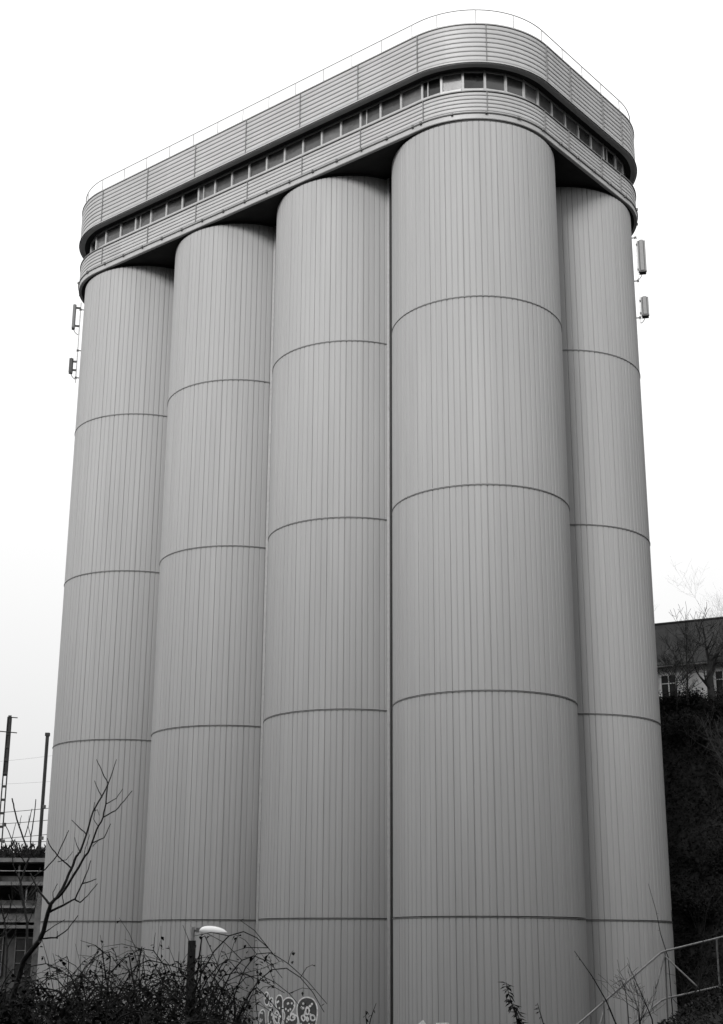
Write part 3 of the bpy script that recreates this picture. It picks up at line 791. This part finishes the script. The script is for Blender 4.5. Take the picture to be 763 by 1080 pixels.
# ------------------------------------------------------------------ street lamp in the brambles
lx, ly = at(203, 985, 32).x, 32.0
lz = height(lx, ly)
lm = thing('street_lamp', 'street lamp with a white domed head on a dark post among the brambles', 'street lamp', (lx, ly, lz)); lo_ = tuple(lm.location)
ztop = at(203, 992, 32).z
mb = MB(); mb.tube([(lx, ly, lz-.1), (lx, ly, ztop)], [.11, .085], 12); mb.build('post', M_wood_shade, lm, off=lo_, smooth=False)
mb = MB(); zc = at(203, 978, 32).z; mb.tube([(lx+.01, ly, ztop-.2), (lx+.01, ly, zc)], .045, 8)
mb.build('post_sleeve', M_galv, lm, off=lo_)
mb = MB(); zh = at(210, 982, 32).z; mb.tube([(lx, ly, zh+.02), (lx+.3, ly-.02, zh+.03)], .032, 8); mb.box((lx+.16, ly-.01, zh+.02), (.14, .12, .10)); mb.build('bracket_arm', M_rail, lm, off=lo_)
hd = MB(); n1, n2 = 20, 8; c = Vector((lx+.43, ly-.03, zh-.03)); rows = []
for j in range(n2+1):
    e = PI/2*j/n2; row = []
    for i in range(n1):
        a = 2*PI*i/n1; ex = math.cos(a)*(.34 if math.cos(a) > 0 else .28); row.append(len(hd.v)); hd.v.append((c.x + ex*math.cos(e) - .06*math.sin(e), c.y + .17*math.sin(a)*math.cos(e), c.z + .14*math.sin(e)))
    rows.append(row)
for j in range(n2):
    for i in range(n1): hd.f.append((rows[j][i], rows[j][(i+1) % n1], rows[j+1][(i+1) % n1], rows[j+1][i])); hd.t.append(1.0)
hd.build('lamp_head', M_white, lm, off=lo_, smooth=True)
mb = MB(); mb.quad([hd.v[i] for i in reversed(rows[0])]); mb.v = [(x, y, z+.01) for x, y, z in mb.v]; mb.build('lamp_glass', M_white, lm, off=lo_)

# ------------------------------------------------------------------ concrete terraces, masts and wires at the left
YT = 84.0
ct = thing('concrete_terrace', 'dark open fronted concrete building of stacked floors with pale slab edges at the left edge', 'building', (-26, YT, height(-26, YT))); co = tuple(ct.location)
x0, x1 = -64.0, -12.5
def slab(z1, z2, y1=YT, y2=YT+7, m=M_conc, name='floor_slab', a=x0, b=x1):
    mb = MB(); mb.box(((a+b)/2, (y1+y2)/2, (z1+z2)/2), (b-a, y2-y1, z2-z1)); return mb.build(name, m, ct, off=co)
slab(4.72, 4.95, YT-.5); slab(3.42, 3.62, YT-.35); slab(2.14, 2.28, YT-.5); slab(1.36, 1.47, YT-.4); slab(1.02, 1.20, YT-.3)
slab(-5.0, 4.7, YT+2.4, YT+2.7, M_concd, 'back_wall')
slab(1.48, 2.13, YT, YT+.25, M_conc, 'parapet_wall')
slab(2.30, 2.62, YT+.9, YT+1.1, M_concd, 'inner_wall'); slab(3.64, 3.98, YT+.7, YT+.9, M_concd, 'inner_wall')
mb = MB(); mb.tube([(x0, YT-.3, 4.22), (x1, YT-.3, 4.22)], .03, 6); mb.build('handrail', M_rail, ct, off=co)
mb = MB(); mb.tube([(x0, YT-.2, 5.9), (x1, YT-.2, 5.9)], .02, 6); mb.tube([(x0, YT-.2, 5.45), (x1, YT-.2, 5.45)], .02, 6); mb.build('roof_rail', M_steel, ct, off=co)
x = x0 + .4; k = 0
while x < x1:
    mb = MB(); mb.box((x, YT-.1, 4.17), (.10, .12, 1.09)); mb.build('post', M_concd, ct, off=co)
    mb = MB(); mb.box((x+.5, YT-.05, 2.85), (.09, .10, 1.14)); mb.build('post', M_conc if k % 3 == 0 else M_concd, ct, off=co)
    x += 1.62; k += 1
x = x0 + 1.0
while x < x1 - 1:
    mb = MB(); mb.box((x, YT+.5, -.4), (1.1, .05, 2.3)); w = mb.build('window', M_glass, ct, off=co)
    mb = MB()
    for s in (-.58, 0, .58): mb.box((x+s, YT+.45, -.4), (.05, .1, 2.36))
    for z in (-1.6, -.9, -.2, .5, .8): mb.box((x, YT+.445, z), (1.1, .08, .045))
    mb.build('window_frame', M_conc, w, off=co)
    x += 1.9
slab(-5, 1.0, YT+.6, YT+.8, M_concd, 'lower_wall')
mb = MB(); q = at(42, 958, YT-1.2); mb.box((q.x, YT-1.2, -1.2), (.42, .42, 8.4)); mb.build('corner_pillar', M_conc, ct, off=co)
rnd = random.Random(90); mb = MB()
for _ in range(5200):
    x = rnd.uniform(-34, x1); y = rnd.uniform(YT-.3, YT+3.5); hgt = .25 + .75*max(0, .5+noise.noise(Vector((x*.9, y*.5, 1))))
    mb.leaf(Vector((x, y, 4.94 + rnd.random()*hgt*.8)), Vector((rnd.uniform(-.5,.5), rnd.uniform(-.4,.4), rnd.uniform(.2,1.2))), Vector((rnd.uniform(-.4,.4), -1, .3)), rnd.uniform(.15,.45), rnd.uniform(.03,.12), rnd.uniform(.3,1.5))
tag(mb.build('roof_weeds', M_leaf), 'dark weeds growing along the top floor of the concrete terraces', 'plants', kind='stuff')
# low pale shed behind
sh = thing('pale_shed', 'low white shed roof just showing behind the terrace top, left of the silos', 'shed', (-22, 110, -3)); so = tuple(sh.location)
mb = MB(); mb.box((-26.2, 112, 1.8), (3.6, 7, 10.0)); mb.build('wall', M_concd, sh, off=so)
mb = MB(); mb.box((-26.2, 112, 7.05), (4.0, 7.6, .5)); mb.build('roof', M_white2, sh, off=so)

def mast(px, pyt, Y, label, lattice):
    p = at(px, pyt, Y); z0 = -4.8
    t = thing('railway_mast', label, 'mast', (p.x, Y, z0), None); off = tuple(t.location)
    if lattice:
        w = .11
        for s in (-1, 1):
            mb = MB(); mb.tube([(p.x+s*w*1.5, Y, z0), (p.x+s*w, Y, p.z)], .042, 4); mb.build('upright', M_steel, t, off=off)
        z = z0+.4
        while z < p.z-.8:
            mb = MB(); mb.box((p.x, Y, z), (.27, .07, .2 if z < p.z-7 else .15)); mb.build('batten', M_steel, t, off=off); z += .82
        mb = MB(); mb.box((p.x, Y+.05, p.z-1.8), (.2, .03, 3.8)); mb.build('stiffener', M_steel, t, off=off)
        mb = MB(); mb.tube([(p.x-.1, Y, p.z-.02), (p.x+.5, Y, p.z-.06)], .035, 6); mb.build('cap_arm', M_steel, t, off=off)
        mb = MB(); mb.tube([(p.x-1.4, Y-.05, p.z-.85), (p.x+.55, Y-.05, p.z-1.02)], .035, 6); mb.build('cross_arm', M_steel, t, off=off)
        mb = MB()
        for zz in (7.2, 6.2): mb.box((p.x+.22, Y-.1, zz), (.2, .2, .22))
        mb.build('insulator', M_concd, t, off=off)
    else:
        mb = MB(); mb.box((p.x, Y, (z0+p.z)/2), (.17, .22, p.z-z0)); mb.box((p.x, Y, p.z-.1), (.26, .3, .2)); mb.build('column', M_steel, t, off=off)
        mb = MB(); mb.box((p.x, Y-.13, p.z/2-.5), (.06, .02, p.z)); mb.build('edge_plate', M_steel, t, off=off)
        mb = MB()
        for zz in (8.3, 6.4): mb.box((p.x+.14, Y-.1, zz), (.16, .2, .2))
        mb.build('insulator', M_concd, t, off=off)
mast(10.5, 756, 88, 'dark lattice railway mast with two thin cross arms at the left edge', True)
mast(50.5, 773, 88, 'plain dark square railway mast next to the leftmost silo', False)
for a, b, lab, r in (((0,803),(55,797),'topmost faint overhead wire between the two railway masts', .005), ((0,827),(55,824),'second faint overhead wire between the two railway masts', .005),
                  ((0,857),(55,852),'third overhead wire, a dark one across both railway masts', .018), ((0,869),(55,864.5),'fourth overhead wire, a dark one across both railway masts', .018), ((0,884.5),(55,879.5),'lowest overhead wire just above the terrace weeds', .018)):
    p, q = at(*a, 88.2), at(*b, 88.2); d = q-p
    pts = [p + d*(t/10) + Zx*.10*((t/10-.5)**2-.25)*4*.2 for t in range(-60, 31)]
    mb = MB(); mb.tube(pts, r, 4); tag(mb.build('overhead_wire', M_steel), lab, 'wire', 'overhead wires at the left edge')

# ------------------------------------------------------------------ light: bright overcast
EL, AZ = R_(26.9), R_(-22)           # brightest part of the cloud, behind the viewpoint
sd = bpy.data.lights.new('sun', 'SUN'); so_ = bpy.data.objects.new('sun', sd); COL.objects.link(so_)
sd.energy = 1.25; sd.angle = R_(16); sd.color = (1, .99, .98)
to_sun = Vector((math.sin(AZ)*math.cos(EL), -math.cos(AZ)*math.cos(EL), math.sin(EL)))
so_.rotation_euler = to_sun.to_track_quat('Z', 'Y').to_euler()
w = bpy.data.worlds.new('World'); S.world = w; w.use_nodes = True
nt = w.node_tree; N = nt.nodes; bg = N['Background']
sky = N.new('ShaderNodeTexSky'); sky.sky_type = 'NISHITA'; sky.sun_disc = False; sky.sun_elevation = EL; sky.sun_rotation = PI - AZ; sky.dust_density = 4.0; sky.air_density = 1.0
bw = N.new('ShaderNodeRGBToBW'); nt.links.new(sky.outputs['Color'], bw.inputs['Color'])
# cloud layer: brighter overhead than at the horizon
tc = N.new('ShaderNodeTexCoord'); sx = N.new('ShaderNodeSeparateXYZ'); nt.links.new(tc.outputs['Generated'], sx.inputs['Vector'])
mr = N.new('ShaderNodeMapRange'); mr.inputs['From Min'].default_value = 0; mr.inputs['From Max'].default_value = 1; mr.inputs['To Min'].default_value = 2.6; mr.inputs['To Max'].default_value = 9.0
nt.links.new(sx.outputs['Z'], mr.inputs['Value'])
mx = N.new('ShaderNodeMix'); mx.data_type = 'FLOAT'; mx.inputs['Factor'].default_value = .85
nt.links.new(bw.outputs['Val'], mx.inputs[2]); nt.links.new(mr.outputs['Result'], mx.inputs[3])
nt.links.new(mx.outputs[0], bg.inputs['Color']); bg.inputs['Strength'].default_value = 0.1
S.view_settings.view_transform = 'Standard'; S.view_settings.look = 'None'; S.view_settings.gamma = 1; S.view_settings.use_curve_mapping = False
S.view_settings.exposure = 1.3
S.cycles.max_bounces = 6
